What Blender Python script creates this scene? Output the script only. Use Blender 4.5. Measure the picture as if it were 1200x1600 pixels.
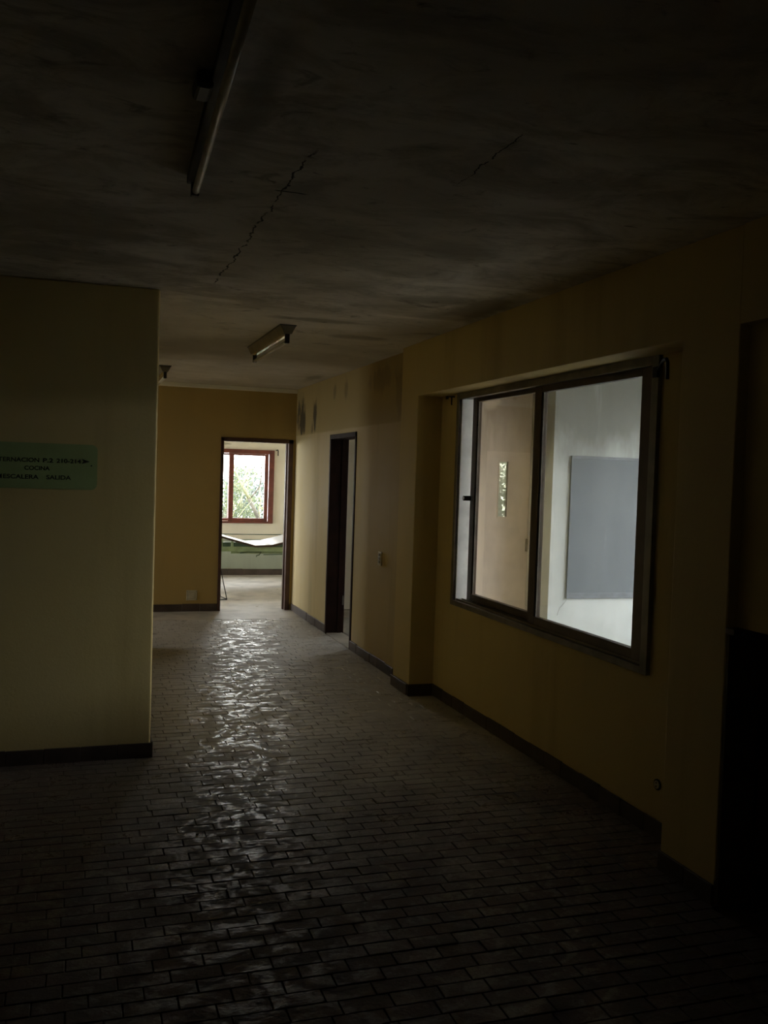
import bpy, math, random
from mathutils import Vector, Matrix
random.seed(7)
for o in list(bpy.data.objects): bpy.data.objects.remove(o, do_unlink=True)
sc = bpy.context.scene
COL = sc.collection

# ------------------------------------------------------------------ camera
EYE, YAW, PITCH, ROLL, FPX = 1.65, 0.3206, -0.0377, 0.0319, 1450.0
cd = bpy.data.cameras.new('camera'); cam = bpy.data.objects.new('camera', cd); COL.objects.link(cam)
cd.sensor_fit = 'HORIZONTAL'; cd.sensor_width = 36.0; cd.lens = FPX*36.0/1200.0
cd.clip_start = 0.05; cd.clip_end = 300
fw = Vector((math.sin(YAW)*math.cos(PITCH), math.cos(YAW)*math.cos(PITCH), math.sin(PITCH)))
rt = Vector((math.cos(YAW), -math.sin(YAW), 0)); up = rt.cross(fw)
c, s = math.cos(ROLL), math.sin(ROLL)
r2 = c*rt + s*up; u2 = -s*rt + c*up
cam.matrix_world = Matrix(((r2.x, u2.x, -fw.x, 0), (r2.y, u2.y, -fw.y, 0), (r2.z, u2.z, -fw.z, EYE), (0, 0, 0, 1)))
sc.camera = cam

def project(p):                      # world point -> pixel of the 1200x1600 frame (used only to rank tiles by size)
    v = Vector(p) - Vector((0, 0, EYE)); d = v.dot(fw)
    if d < 0.1: return None
    return 600 + FPX*v.dot(r2)/d, 800 - FPX*v.dot(u2)/d, d

# ------------------------------------------------------------------ overcast sky, exposure
SKY = 1.0
w = bpy.data.worlds.new('overcast_sky'); sc.world = w; w.use_nodes = True
bg = w.node_tree.nodes['Background']; bg.inputs[0].default_value = (0.985, 0.985, 0.985, 1); bg.inputs[1].default_value = SKY
sc.view_settings.view_transform = 'Standard'; sc.view_settings.look = 'None'
sc.view_settings.exposure = 4.22; sc.view_settings.gamma = 1.0
sc.view_settings.use_curve_mapping = False
sc.cycles.use_denoising = True
sc.cycles.max_bounces = 12; sc.cycles.diffuse_bounces = 8; sc.cycles.glossy_bounces = 4
sc.cycles.transparent_max_bounces = 16
sc.cycles.caustics_reflective = False; sc.cycles.caustics_refractive = False
sc.cycles.sample_clamp_indirect = 4.0

def portal(loc, rot, sx, sy):        # sampling aid for daylight through a window opening (emits nothing itself)
    ld = bpy.data.lights.new('window_portal', 'AREA'); ld.shape = 'RECTANGLE'; ld.size = sx; ld.size_y = sy
    ld.cycles.is_portal = True
    o = bpy.data.objects.new('window_portal', ld); COL.objects.link(o); o.location = loc; o.rotation_euler = rot
HP = math.pi/2
portal((2.27, 15.02, 1.43), (-HP, 0, 0), 1.36, 1.1)        # far room window, facing -Y
portal((-0.62, 13.1, 1.5), (0, -HP, 0), 1.8, 3.0)         # far room side window, facing +X
portal((-4.12, 10.2, 1.5), (0, -HP, 0), 1.2, 1.4)         # end of the side corridor, facing +X
portal((7.12, 4.01, 1.815), (0, HP, 0), 1.63, 6.82)          # room behind the sliding window, facing -X
portal((5.57, 11.12, 1.525), (-HP, 0, 0), 1.7, 1.65)          # small room behind the side door

# ------------------------------------------------------------------ measures
X0, X1, X2, H = 2.5055, 2.4213, 2.6172, 2.6682
YF, YB, XE, HB = 11.006, 5.4208, 0.4297, 0.084
YR = 14.85                            # far room window wall

# ------------------------------------------------------------------ mesh helpers
WLOC = {}
class MB:
    def __init__(self): self.v = []; self.f = []
    def box(self, x0, x1, y0, y1, z0, z1):
        if x0 > x1: x0, x1 = x1, x0
        if y0 > y1: y0, y1 = y1, y0
        if z0 > z1: z0, z1 = z1, z0
        n = len(self.v)
        self.v += [(x0,y0,z0),(x1,y0,z0),(x1,y1,z0),(x0,y1,z0),(x0,y0,z1),(x1,y0,z1),(x1,y1,z1),(x0,y1,z1)]
        self.f += [tuple(n+i for i in q) for q in ((3,2,1,0),(4,5,6,7),(0,1,5,4),(1,2,6,5),(2,3,7,6),(3,0,4,7))]
        return self
    def prism(self, poly, axis, a, b):
        # poly: 2D points; axis 0: (y,z), axis 1: (x,z), axis 2: (x,y)
        def P(p, t): return {0: (t, p[0], p[1]), 1: (p[0], t, p[1]), 2: (p[0], p[1], t)}[axis]
        n = len(self.v); k = len(poly)
        self.v += [P(p, a) for p in poly] + [P(p, b) for p in poly]
        self.f += [tuple(n+i for i in range(k))[::-1], tuple(n+k+i for i in range(k))]
        self.f += [(n+i, n+(i+1) % k, n+k+(i+1) % k, n+k+i) for i in range(k)]
        return self
    def tube(self, pts, r, n=8):
        pts = [Vector(p) for p in pts]; R = r if isinstance(r, (list, tuple)) else [r]*len(pts)
        base = len(self.v); ref = None
        for i, p in enumerate(pts):
            t = (pts[min(i+1, len(pts)-1)] - pts[max(i-1, 0)]).normalized()
            if ref is None: ref = Vector((0, 0, 1)) if abs(t.z) < .9 else Vector((1, 0, 0))
            a = t.cross(ref).normalized(); b = a.cross(t).normalized(); ref = b
            for k in range(n):
                an = 2*math.pi*k/n; self.v.append(tuple(p + (a*math.cos(an) + b*math.sin(an))*R[i]))
        for i in range(len(pts)-1):
            for k in range(n):
                q = base+i*n; self.f.append((q+k, q+(k+1) % n, q+n+(k+1) % n, q+n+k))
        self.f.append(tuple(base+k for k in range(n))[::-1]); self.f.append(tuple(base+(len(pts)-1)*n+k for k in range(n)))
        return self
    def build(self, name, mat, parent=None, smooth=False, bevel=0, segs=2):
        xs, ys, zs = zip(*self.v)
        org = Vector(((min(xs)+max(xs))/2, (min(ys)+max(ys))/2, min(zs)))
        me = bpy.data.meshes.new(name)
        me.from_pydata([tuple(Vector(p)-org) for p in self.v], [], self.f); me.update()
        me.materials.append(mat)
        if smooth:
            for p in me.polygons: p.use_smooth = True
        o = bpy.data.objects.new(name, me); COL.objects.link(o)
        WLOC[o.name] = org.copy()
        if parent is not None:
            o.parent = parent; o.location = org - WLOC[parent.name]
        else: o.location = org
        if bevel:
            m = o.modifiers.new('edge', 'BEVEL'); m.width = bevel; m.segments = segs; m.limit_method = 'ANGLE'
        return o
def B(*a): return MB().box(*a)
def empty(name, loc):
    o = bpy.data.objects.new(name, None); COL.objects.link(o); o.location = loc; o.empty_display_size = .1
    WLOC[o.name] = Vector(loc); return o
def tag(o, label=None, cat=None, group=None, kind=None):
    if label: o['label'] = label
    if cat: o['category'] = cat
    if group: o['group'] = group
    if kind: o['kind'] = kind
    return o
def struct(o, label=None, cat=None):
    return tag(o, label, cat, None, 'structure')
def slab(axis, a0, a1, b0, b1, z0, z1, holes=()):
    """wall slab: axis 0 = plane x (a = thickness range in x, b = run along y); axis 1 = plane y (b = run along x). holes (b0,b1,z0,z1)"""
    m = MB()
    bs = sorted({b0, b1, *[h[0] for h in holes], *[h[1] for h in holes]})
    zs = sorted({z0, z1, *[h[2] for h in holes], *[h[3] for h in holes]})
    inside = lambda b, z: any(h[0] < b < h[1] and h[2] < z < h[3] for h in holes)
    for i in range(len(bs)-1):
        j = 0
        while j < len(zs)-1:
            if inside((bs[i]+bs[i+1])/2, (zs[j]+zs[j+1])/2): j += 1; continue
            k = j
            while k+1 < len(zs)-1 and not inside((bs[i]+bs[i+1])/2, (zs[k+1]+zs[k+2])/2): k += 1
            if axis == 0: m.box(a0, a1, bs[i], bs[i+1], zs[j], zs[k+1])
            else: m.box(bs[i], bs[i+1], a0, a1, zs[j], zs[k+1])
            j = k+1
    return m

# ------------------------------------------------------------------ materials
class NT:
    def __init__(self, name):
        self.m = bpy.data.materials.new(name); self.m.use_nodes = True
        self.t = self.m.node_tree; self.n = self.t.nodes; self.b = self.n['Principled BSDF']
        self._pos = None
    def pos(self):
        if self._pos is None: self._pos = self.n.new('ShaderNodeNewGeometry').outputs['Position']
        return self._pos
    def set(self, sock, v):
        if isinstance(v, bpy.types.NodeSocket): self.t.links.new(v, sock)
        else:
            try: sock.default_value = v
            except Exception: sock.default_value = (*v, 1)
    def noise(self, scale, detail=4, rough=.55, stretch=(1, 1, 1), off=(0, 0, 0), dist=0):
        mp = self.n.new('ShaderNodeMapping'); self.t.links.new(self.pos(), mp.inputs[0])
        mp.inputs['Scale'].default_value = stretch; mp.inputs['Location'].default_value = off
        t = self.n.new('ShaderNodeTexNoise'); self.t.links.new(mp.outputs[0], t.inputs[0])
        t.inputs['Scale'].default_value = scale; t.inputs['Detail'].default_value = detail
        t.inputs['Roughness'].default_value = rough; t.inputs['Distortion'].default_value = dist
        return t.outputs['Fac']
    def ramp(self, f, a, b, va=0., vb=1.):
        r = self.n.new('ShaderNodeMapRange'); r.clamp = True; r.interpolation_type = 'SMOOTHSTEP'
        self.set(r.inputs[0], f); r.inputs[1].default_value = a; r.inputs[2].default_value = b
        self.set(r.inputs[3], va); self.set(r.inputs[4], vb); return r.outputs[0]
    def math(self, op, a, b=0., cc=None):
        n = self.n.new('ShaderNodeMath'); n.operation = op; self.set(n.inputs[0], a); self.set(n.inputs[1], b)
        if cc is not None: self.set(n.inputs[2], cc)
        return n.outputs[0]
    def mix(self, f, a, b):
        n = self.n.new('ShaderNodeMix'); n.data_type = 'RGBA'; self.set(n.inputs['Factor'], f)
        self.set(n.inputs['A'], a if isinstance(a, bpy.types.NodeSocket) else (*a, 1)); self.set(n.inputs['B'], b if isinstance(b, bpy.types.NodeSocket) else (*b, 1))
        return n.outputs['Result']
    def xyz(self):
        n = self.n.new('ShaderNodeSeparateXYZ'); self.t.links.new(self.pos(), n.inputs[0]); return n.outputs
    def blob(self, axes, centre, radii, edge=.5, wob=.25, ns=9.):
        """soft irregular patch with a shape of its own around a world position"""
        o = self.xyz(); acc = None
        for a, cc, r in zip(axes, centre, radii):
            d = self.math('DIVIDE', self.math('SUBTRACT', o[a], cc), r); d = self.math('MULTIPLY', d, d)
            acc = d if acc is None else self.math('ADD', acc, d)
        acc = self.math('SQRT', acc)
        acc = self.math('ADD', acc, self.math('MULTIPLY', self.math('SUBTRACT', self.noise(ns[0], 5, .65, ns[1]) if isinstance(ns, tuple) else self.noise(ns, 4), .5), wob*4))
        return self.ramp(acc, 1.0, edge)
    def color(self, v): self.set(self.b.inputs['Base Color'], v if isinstance(v, bpy.types.NodeSocket) else (*v, 1)); return self
    def rough(self, v): self.set(self.b.inputs['Roughness'], v); return self
    def bump(self, hgt, strength=.3, dist=.01):
        n = self.n.new('ShaderNodeBump'); n.inputs['Strength'].default_value = strength; n.inputs['Distance'].default_value = dist
        self.t.links.new(hgt, n.inputs['Height']); self.t.links.new(n.outputs[0], self.b.inputs['Normal']); return self

def wall_paint(name, base, dirty, pale, band=None, stains=(), rough=.7, streak=.6):
    k = NT(name)
    big = k.ramp(k.noise(1.1, 5, .6), .35, .7)
    col = k.mix(k.math('MULTIPLY', big, .55), base, pale)
    st = k.ramp(k.noise(2.6, 5, .6, (1, 1, .10)), .50, .78)
    col = k.mix(k.math('MULTIPLY', st, streak), col, dirty)
    above = None
    if band:
        z = k.math('ADD', k.xyz()[2], k.math('MULTIPLY', k.math('SUBTRACT', k.noise(3., 3), .5), .02))
        above = k.ramp(z, band[0]-.012, band[0]+.012); col = k.mix(k.math('MULTIPLY', above, band[2]), col, band[1])
    for (axes, cen, rad, amt, dark) in stains:
        f_ = k.math('MULTIPLY', k.blob(axes, cen, rad, .45, .75, (11., (1, 1, .35))), amt)
        if above is not None: f_ = k.math('MULTIPLY', f_, above)
        col = k.mix(f_, col, dark)
    k.color(col).rough(rough)
    k.bump(k.noise(55., 5, .6), .18, .006)
    return k.m
def simple(name, col, rough=.5, metal=0., var=.15, scale=14., spec=None, bumpy=0.):
    k = NT(name)
    d = tuple(x*(1-var*2) for x in col)
    k.color(k.mix(k.ramp(k.noise(scale, 4), .3, .75), col, d)).rough(rough)
    k.b.inputs['Metallic'].default_value = metal
    if spec is not None: k.b.inputs['Specular IOR Level'].default_value = spec
    if bumpy: k.bump(k.noise(scale*3, 4), bumpy, .004)
    return k.m

OCHRE = (.62, .495, .215); OCHRE_D = (.40, .30, .12); OCHRE_P = (.60, .50, .26); MOULD = (.055, .045, .025)
M = {}
M['wall'] = wall_paint('ochre_wall_paint', OCHRE, OCHRE_D, OCHRE_P)
M['wall_far'] = wall_paint('deep_ochre_wall_paint', (.46, .325, .11), (.33, .225, .075), (.44, .33, .135), streak=.35)
M['wall_side'] = wall_paint('streaked_ochre_wall_paint', (.52, .41, .19), (.33, .26, .12), (.55, .465, .30), band=(2.11, (.36, .27, .10), .75),
    stains=[((1, 2), (10.72, 2.26), (.26, .24), .95, MOULD), ((1, 2), (10.85, 2.42), (.10, .10), .8, MOULD), ((1, 2), (10.08, 2.33), (.10, .22), .95, MOULD), ((1, 2), (10.2, 2.17), (.05, .12), .6, MOULD),
            ((1, 2), (9.28, 2.53), (.10, .09), .6, (.16, .13, .06)), ((1, 2), (8.86, 2.50), (.09, .12), .6, (.16, .13, .06)), ((1, 2), (7.7, 2.5), (.35, .12), .45, (.18, .14, .07)), ((1, 2), (7.2, 2.35), (.15, .25), .4, (.18, .14, .07))])
M['cream'] = wall_paint('cream_wall_paint', (.82, .79, .69), (.60, .56, .46), (.84, .82, .74), band=None, streak=.4)
def two_tone():
    k = NT('cream_over_green_wall_paint')
    base = k.mix(k.ramp(k.noise(2., 4), .35, .7), (.82, .78, .68), (.76, .72, .62))
    green = k.mix(k.ramp(k.noise(5., 4, .6, (1, 1, .2)), .35, .7), (.36, .41, .34), (.32, .36, .30))
    o = k.xyz()[2]
    col = k.mix(k.ramp(o, .575, .585), green, base)
    for cx, cz, rx, rz in ((2.35, 2.19, .22, .03), (2.62, 2.23, .10, .025), (2.2, 2.10, .18, .02)):
        col = k.mix(k.math('MULTIPLY', k.blob((0, 2), (cx, cz), (rx, rz), .6, .35, 14.), .6), col, (.30, .27, .20))
    k.color(col).rough(.7); k.bump(k.noise(50., 4), .15, .005); return k.m
M['far_room_wall'] = two_tone()
def sooty_plaster(name, ca, cb, cd, cs, z0, z1, cracks=(), stains=()):
    k = NT(name); o = k.xyz()
    col = k.mix(k.ramp(k.noise(1.6, 5, .6), .35, .7), ca, cb)
    col = k.mix(k.math('MULTIPLY', k.ramp(k.noise(3.2, 5, .6, (1, 1, .3)), .50, .78), .5), col, cd)
    # soot and water marks washed down from the top of the wall, pale drips through them
    zz = k.math('ADD', o[2], k.math('MULTIPLY', k.math('SUBTRACT', k.noise(3.5, 5, .6, (1, 1, .35)), .5), .7))
    soot = k.ramp(zz, z0, z1)
    drip = k.ramp(k.noise(6., 4, .6, (1, 1, .12), (2, 0, 1)), .56, .70)
    soot = k.math('MULTIPLY', soot, k.math('SUBTRACT', 1., k.math('MULTIPLY', drip, .45)))
    col = k.mix(k.math('MULTIPLY', soot, .85), col, cs)
    for (px, pz, qx, qz) in cracks:
        dx, dz = qx-px, qz-pz; L = math.hypot(dx, dz)
        u = k.math('SUBTRACT', o[0], px); v = k.math('SUBTRACT', o[2], pz)
        t = k.math('DIVIDE', k.math('ADD', k.math('MULTIPLY', u, dx), k.math('MULTIPLY', v, dz)), L*L)
        e = k.math('ABSOLUTE', k.math('DIVIDE', k.math('SUBTRACT', k.math('MULTIPLY', u, dz), k.math('MULTIPLY', v, dx)), L))
        e = k.math('ADD', e, k.math('MULTIPLY', k.math('SUBTRACT', k.noise(40., 3), .5), .008))
        ln = k.math('MULTIPLY', k.ramp(e, .006, .002), k.math('MULTIPLY', k.ramp(t, -.02, 0.), k.ramp(t, 1.02, 1.)))
        col = k.mix(k.math('MULTIPLY', ln, .6), col, (.2, .2, .2))
    for (axes, cen, rad, amt, dark) in stains:
        col = k.mix(k.math('MULTIPLY', k.blob(axes, cen, rad), amt), col, dark)
    k.color(col).rough(.75); k.bump(k.noise(50., 4), .15, .005); return k.m
M['grey_wall'] = sooty_plaster('grey_white_plaster', (.51, .55, .58), (.58, .62, .65), (.38, .40, .41), (.17, .175, .17), 1.75, 2.15, ((4.305, .57, 4.262, .52), (4.262, .52, 4.238, .50), (4.238, .50, 4.213, .43)))
M['pink_wall'] = sooty_plaster('pinkish_plaster', (.84, .80, .77), (.88, .84, .80), (.66, .62, .60), (.27, .24, .215), 1.5, 2.5, (),
    [((0, 2), (4.13, .50), (.30, .25), .6, (.46, .46, .50)), ((0, 2), (3.69, 2.42), (.10, .16), .5, (.86, .80, .72)), ((0, 2), (3.74, 2.53), (.05, .05), .8, (.24, .21, .18))])  # first patch draws a dark shape low on the wall
def ceiling_mat():
    k = NT('mouldy_ceiling_plaster')
    o = k.xyz()
    base = k.mix(k.ramp(k.noise(1.3, 6, .62), .36, .66), (.78, .74, .68), (.62, .58, .52))
    base = k.mix(k.math('MULTIPLY', k.ramp(k.noise(.55, 3, .5, off=(3, 7, 0)), .42, .66), .8), base, (.42, .38, .29))
    wisps = k.ramp(k.noise(3.4, 7, .68, (1.0, 1.7, 1), (5, 2, 0), .8), .545, .72)
    zone = k.math('MULTIPLY', k.ramp(o[1], 3.2, 4.6), k.ramp(o[1], 7.6, 6.2)); zone = k.math('MULTIPLY', zone, k.ramp(o[0], .6, 1.3))
    base = k.mix(k.math('MULTIPLY', wisps, k.math('ADD', k.math('MULTIPLY', zone, .6), .28)), base, (.14, .12, .09))
    for cx, cy, rx, ry, amt in ((-.02, 4.15, .55, .55, .55), (-.1, 4.75, .6, .22, .45), (2.28, 5.1, .25, .55, .75), (1.5, 6.0, .5, .10, .6), (.45, 2.6, .09, .6, .6), (1.95, 6.6, .35, .12, .5), (2.35, 9.6, .1, .5, .5), (1.9, 5.0, .35, .18, .5), (1.6, 3.9, .3, .2, .35)):
        base = k.mix(k.math('MULTIPLY', k.blob((0, 1), (cx, cy), (rx, ry), .35, .32, 5.), amt), base, (.15, .13, .09))
    for cx, cy, rx, ry in ((1.75, 4.55, .45, .18), (1.1, 5.35, .5, .16), (2.0, 5.6, .35, .08), (.05, 5.2, .4, .12)):
        base = k.mix(k.math('MULTIPLY', k.blob((0, 1), (cx, cy), (rx, ry), .3, .35, 6.), .55), base, (.80, .75, .67))
    # smoke blotches, pitting and peeled flecks, mostly over the open hall
    hall = k.ramp(o[1], 6.3, 5.4)
    bl = k.ramp(k.noise(2.3, 7, .68, (1, 1.5, 1), (11, 3, 0), .6), .40, .66)
    base = k.mix(k.math('MULTIPLY', bl, k.math('MULTIPLY', hall, .75)), base, (.30, .265, .205))
    bl2 = k.ramp(k.noise(5.5, 6, .66, (1, 1.6, 1), (2, 13, 0), .9), .56, .72)
    base = k.mix(k.math('MULTIPLY', bl2, k.math('MULTIPLY', hall, .7)), base, (.20, .18, .14))
    pit = k.ramp(k.noise(7.5, 3, .5, (1, 1.7, 1), (6, 6, 0), .4), .70, .77)
    base = k.mix(k.math('MULTIPLY', pit, .8), base, (.07, .06, .04))
    # hairline cracks running down the corridor
    jit = k.math('MULTIPLY', k.math('SUBTRACT', k.noise(7., 6, .65), .5), .10)
    for cx, y0, y1, wdt in ((.69, 2.85, 5.15, .0055), (1.225, 2.45, 3.05, .0045)):
        d = k.math('ABSOLUTE', k.math('ADD', k.math('SUBTRACT', o[0], cx), jit))
        lin = k.ramp(d, wdt, wdt*.35)
        lin = k.math('MULTIPLY', lin, k.math('MULTIPLY', k.ramp(o[1], y0, y0+.1), k.ramp(o[1], y1, y1-.1)))
        lin = k.math('MULTIPLY', lin, k.ramp(k.noise(9., 3, .6, off=(1, 4, 2)), .36, .46))
        base = k.mix(lin, base, (.02, .017, .012))
    d = k.math('ABSOLUTE', k.math('ADD', k.math('SUBTRACT', o[1], 3.345), k.math('MULTIPLY', jit, .35)))
    lin = k.math('MULTIPLY', k.ramp(d, .009, .003), k.math('MULTIPLY', k.ramp(o[0], .65, .67), k.ramp(o[0], .79, .76)))
    base = k.mix(lin, base, (.02, .017, .012))
    k.color(base).rough(.85); k.bump(k.noise(18., 6, .65), .35, .012); return k.m
M['ceiling'] = ceiling_mat()
def tile_mat():
    k = NT('worn_brown_clay_tile')
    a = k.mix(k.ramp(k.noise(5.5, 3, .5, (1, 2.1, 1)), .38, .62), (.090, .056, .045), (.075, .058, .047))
    # grey dust; its rise towards the far end also carries painted-in brightness
    dust_shade = k.math('ADD', k.ramp(k.xyz()[1], 2.4, 7.2, .02, .82), k.math('MULTIPLY', k.math('SUBTRACT', k.noise(2.2, 5, .6, off=(9, 1, 0)), .5), .8))
    dust_shade = k.math('MULTIPLY', dust_shade, k.ramp(k.xyz()[0], -.3, 1.0, .30, 1.0))      # darker on the left, painting in the shadow on that side
    a = k.mix(k.ramp(dust_shade, 0., 1.), a, (.55, .535, .515))
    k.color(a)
    # smeared wax: glossy and dull swirls that ignore the tile joints
    wear = k.noise(3.6, 7, .70, (1, 1.25, 1), dist=2.2)
    fine = k.noise(17., 5, .65, (1, 1.4, 1), (4, 0, 0), 1.5)
    worn = k.ramp(k.xyz()[1], 4.8, 3.2, 0., .12)
    k.rough(k.math('ADD', worn, k.ramp(k.math('ADD', wear, k.math('MULTIPLY', k.math('SUBTRACT', fine, .5), .6)), .355, .545, .20, .68)))
    wv = k.n.new('ShaderNodeTexWave'); wv.wave_type = 'RINGS'; k.t.links.new(k.pos(), wv.inputs[0])
    wv.inputs['Scale'].default_value = 7.; wv.inputs['Distortion'].default_value = 22.; wv.inputs['Detail'].default_value = 4.; wv.inputs['Detail Scale'].default_value = 2.2
    hgt = k.math('ADD', k.math('MULTIPLY', wv.outputs['Fac'], .16), k.math('ADD', k.noise(30., 6, .66, dist=.8), k.math('MULTIPLY', k.noise(9., 3), .5)))
    k.bump(hgt, .26, .0085)
    k.b.inputs['Specular IOR Level'].default_value = .55
    return k.m
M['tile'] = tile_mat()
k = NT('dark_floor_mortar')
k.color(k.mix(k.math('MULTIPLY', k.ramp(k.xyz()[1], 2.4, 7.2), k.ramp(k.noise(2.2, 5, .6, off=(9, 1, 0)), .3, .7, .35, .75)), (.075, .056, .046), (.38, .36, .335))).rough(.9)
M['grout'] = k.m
M['skirting'] = simple('dark_clay_skirting_tile', (.085, .062, .052), .5, var=.25, scale=6.)
M['far_floor'] = simple('dusty_grey_screed', (.56, .52, .47), .55, var=.22, scale=3.2, bumpy=.15)
M['plain_floor'] = simple('grey_floor', (.38, .37, .35), .6, var=.15, scale=3.)
M['brown_wood'] = simple('dark_brown_painted_wood', (.085, .038, .028), .45, var=.2, scale=8.)
M['brown_black'] = simple('blackish_brown_door_paint', (.032, .013, .009), .6, spec=.15, var=.2, scale=8.)
M['dado_wood'] = simple('near_black_brown_wood', (.10, .065, .035), .5, var=.2)
M['red_wood'] = simple('red_brown_painted_wood', (.19, .050, .036), .42, var=.2, scale=9.)
M['alu'] = simple('weathered_brown_grey_metal', (.20, .185, .165), .45, var=.2, scale=9., metal=.25)
M['lit_metal'] = simple('lit_grey_window_metal', (.82, .82, .80), .45, var=.1, scale=9.)
M['alu_dark'] = simple('dark_brown_window_metal', (.075, .052, .040), .42, var=.2, scale=9., metal=.2)
M['black_metal'] = simple('black_iron', (.015, .014, .014), .5, metal=.6)
M['steel'] = simple('dull_steel', (.45, .45, .43), .35, metal=.9)
M['enamel'] = simple('dirty_white_enamel', (.22, .20, .15), .35, var=.18, scale=10.)
M['enamel_shine'] = simple('reflector_enamel', (.55, .53, .47), .15, metal=.6, var=.15)
M['grime'] = simple('sooty_dark_enamel', (.075, .068, .052), .6, var=.2)
M['tube_old'] = simple('dusty_fluorescent_tube', (.82, .78, .70), .25, var=.12)
M['tube_glass'] = simple('fluorescent_tube_glass', (.88, .86, .80), .10, var=.05)
M['socket_black'] = simple('black_plastic', (.02, .018, .016), .4)
M['plate'] = simple('yellowed_plastic_plate', (.55, .50, .36), .4, var=.08)
M['sign'] = simple('mint_green_sign_board', (.35, .455, .205), .5, var=.06, scale=5.)
M['ink'] = simple('black_sign_paint', (.018, .022, .014), .6)
M['board'] = None
k = NT('blue_grey_board')
cc_ = k.mix(k.ramp(k.noise(3., 5, .6, (1, 1, .3)), .35, .7), (.125, .150, .185), (.155, .18, .215))
cc_ = k.mix(k.math('MULTIPLY', k.ramp(k.noise(9., 6, .7, (1.4, 1, .35), dist=.6), .63, .72), .35), cc_, (.36, .39, .42))
k.color(cc_).rough(.5); M['board'] = k.m
M['board_trim'] = simple('grey_blue_trim', (.20, .225, .27), .5)
M['bed_green'] = simple('green_enamelled_steel', (.27, .38, .24), .4, var=.12)
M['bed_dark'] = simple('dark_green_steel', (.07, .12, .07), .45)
M['bed_edge'] = simple('dark_brown_board_edge', (.055, .030, .022), .6)
M['bed_top'] = simple('pale_worn_laminate', (.42, .41, .39), .35, var=.08, scale=5.)
M['flake'] = simple('white_paint_flake', (.72, .70, .66), .7)
M['pinkdoor'] = simple('pinkish_beige_door_paint', (.80, .76, .73), .55, var=.08, scale=4.)
M['bark'] = simple('pale_bark', (.07, .065, .05), .85, var=.25)
M['vine'] = simple('yellow_green_vine', (.26, .26, .15), .7, var=.15)
M['ground'] = simple('dark_grass_ground', (.06, .08, .04), .95, var=.3, scale=1.)
M['sky_block'] = simple('sky_block_concrete', (.4, .4, .38), .9)
def leaf_mat(name, a, b):
    k = NT(name); k.color(k.mix(k.ramp(k.noise(2.5, 3), .35, .65), a, b)).rough(.6)
    tr = k.n.new('ShaderNodeBsdfTranslucent'); tr.inputs[0].default_value = (*a, 1)
    mx = k.n.new('ShaderNodeMixShader'); mx.inputs[0].default_value = .4
    out = k.n['Material Output']
    k.t.links.new(k.b.outputs[0], mx.inputs[1]); k.t.links.new(tr.outputs[0], mx.inputs[2]); k.t.links.new(mx.outputs[0], out.inputs[0]); return k.m
M['leaf'] = leaf_mat('fresh_green_leaf', (.085, .115, .050), (.12, .145, .075))
M['leaf_far'] = leaf_mat('blue_green_leaf', (.085, .115, .10), (.11, .14, .13))
def glass(name, tint, haze, hcol):
    k = NT(name); out = k.n['Material Output']
    tr = k.n.new('ShaderNodeBsdfTransparent'); tr.inputs[0].default_value = (*tint, 1)
    gl = k.n.new('ShaderNodeBsdfGlossy'); gl.inputs['Roughness'].default_value = .03
    lw = k.n.new('ShaderNodeLayerWeight'); lw.inputs['Blend'].default_value = .5
    fr = k.math('MULTIPLY_ADD', k.math('POWER', lw.outputs['Facing'], 5.), .9, .035)
    m1 = k.n.new('ShaderNodeMixShader'); k.t.links.new(fr, m1.inputs[0]); k.t.links.new(tr.outputs[0], m1.inputs[1]); k.t.links.new(gl.outputs[0], m1.inputs[2])
    # film of dust on the pane
    k.color(hcol).rough(.9)
    d = k.ramp(k.noise(4., 6, .65, (1, 1, .35)), .35, .75, haze*.5, haze)
    m2 = k.n.new('ShaderNodeMixShader'); k.t.links.new(d, m2.inputs[0]); k.t.links.new(m1.outputs[0], m2.inputs[1]); k.t.links.new(k.b.outputs[0], m2.inputs[2])
    k.t.links.new(m2.outputs[0], out.inputs[0]); return k.m
M['glass'] = glass('dusty_window_glass', (.97, .98, .97), .06, (.6, .6, .58))
def frosted():
    k = NT('mottled_obscure_glass'); out = k.n['Material Output']
    col = k.mix(k.ramp(k.noise(38., 4), .4, .65), (.75, .80, .70), (.95, .97, .90))
    tl = k.n.new('ShaderNodeBsdfTranslucent'); k.t.links.new(col, tl.inputs[0])
    tr = k.n.new('ShaderNodeBsdfTransparent'); k.t.links.new(col, tr.inputs[0])
    mx = k.n.new('ShaderNodeMixShader'); mx.inputs[0].default_value = .35
    k.t.links.new(tl.outputs[0], mx.inputs[1]); k.t.links.new(tr.outputs[0], mx.inputs[2]); k.t.links.new(mx.outputs[0], out.inputs[0]); return k.m
M['frosted'] = frosted()
M['glass_brown'] = glass('grimy_window_glass', (.985, .955, .93), .08, (.55, .50, .47))

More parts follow.
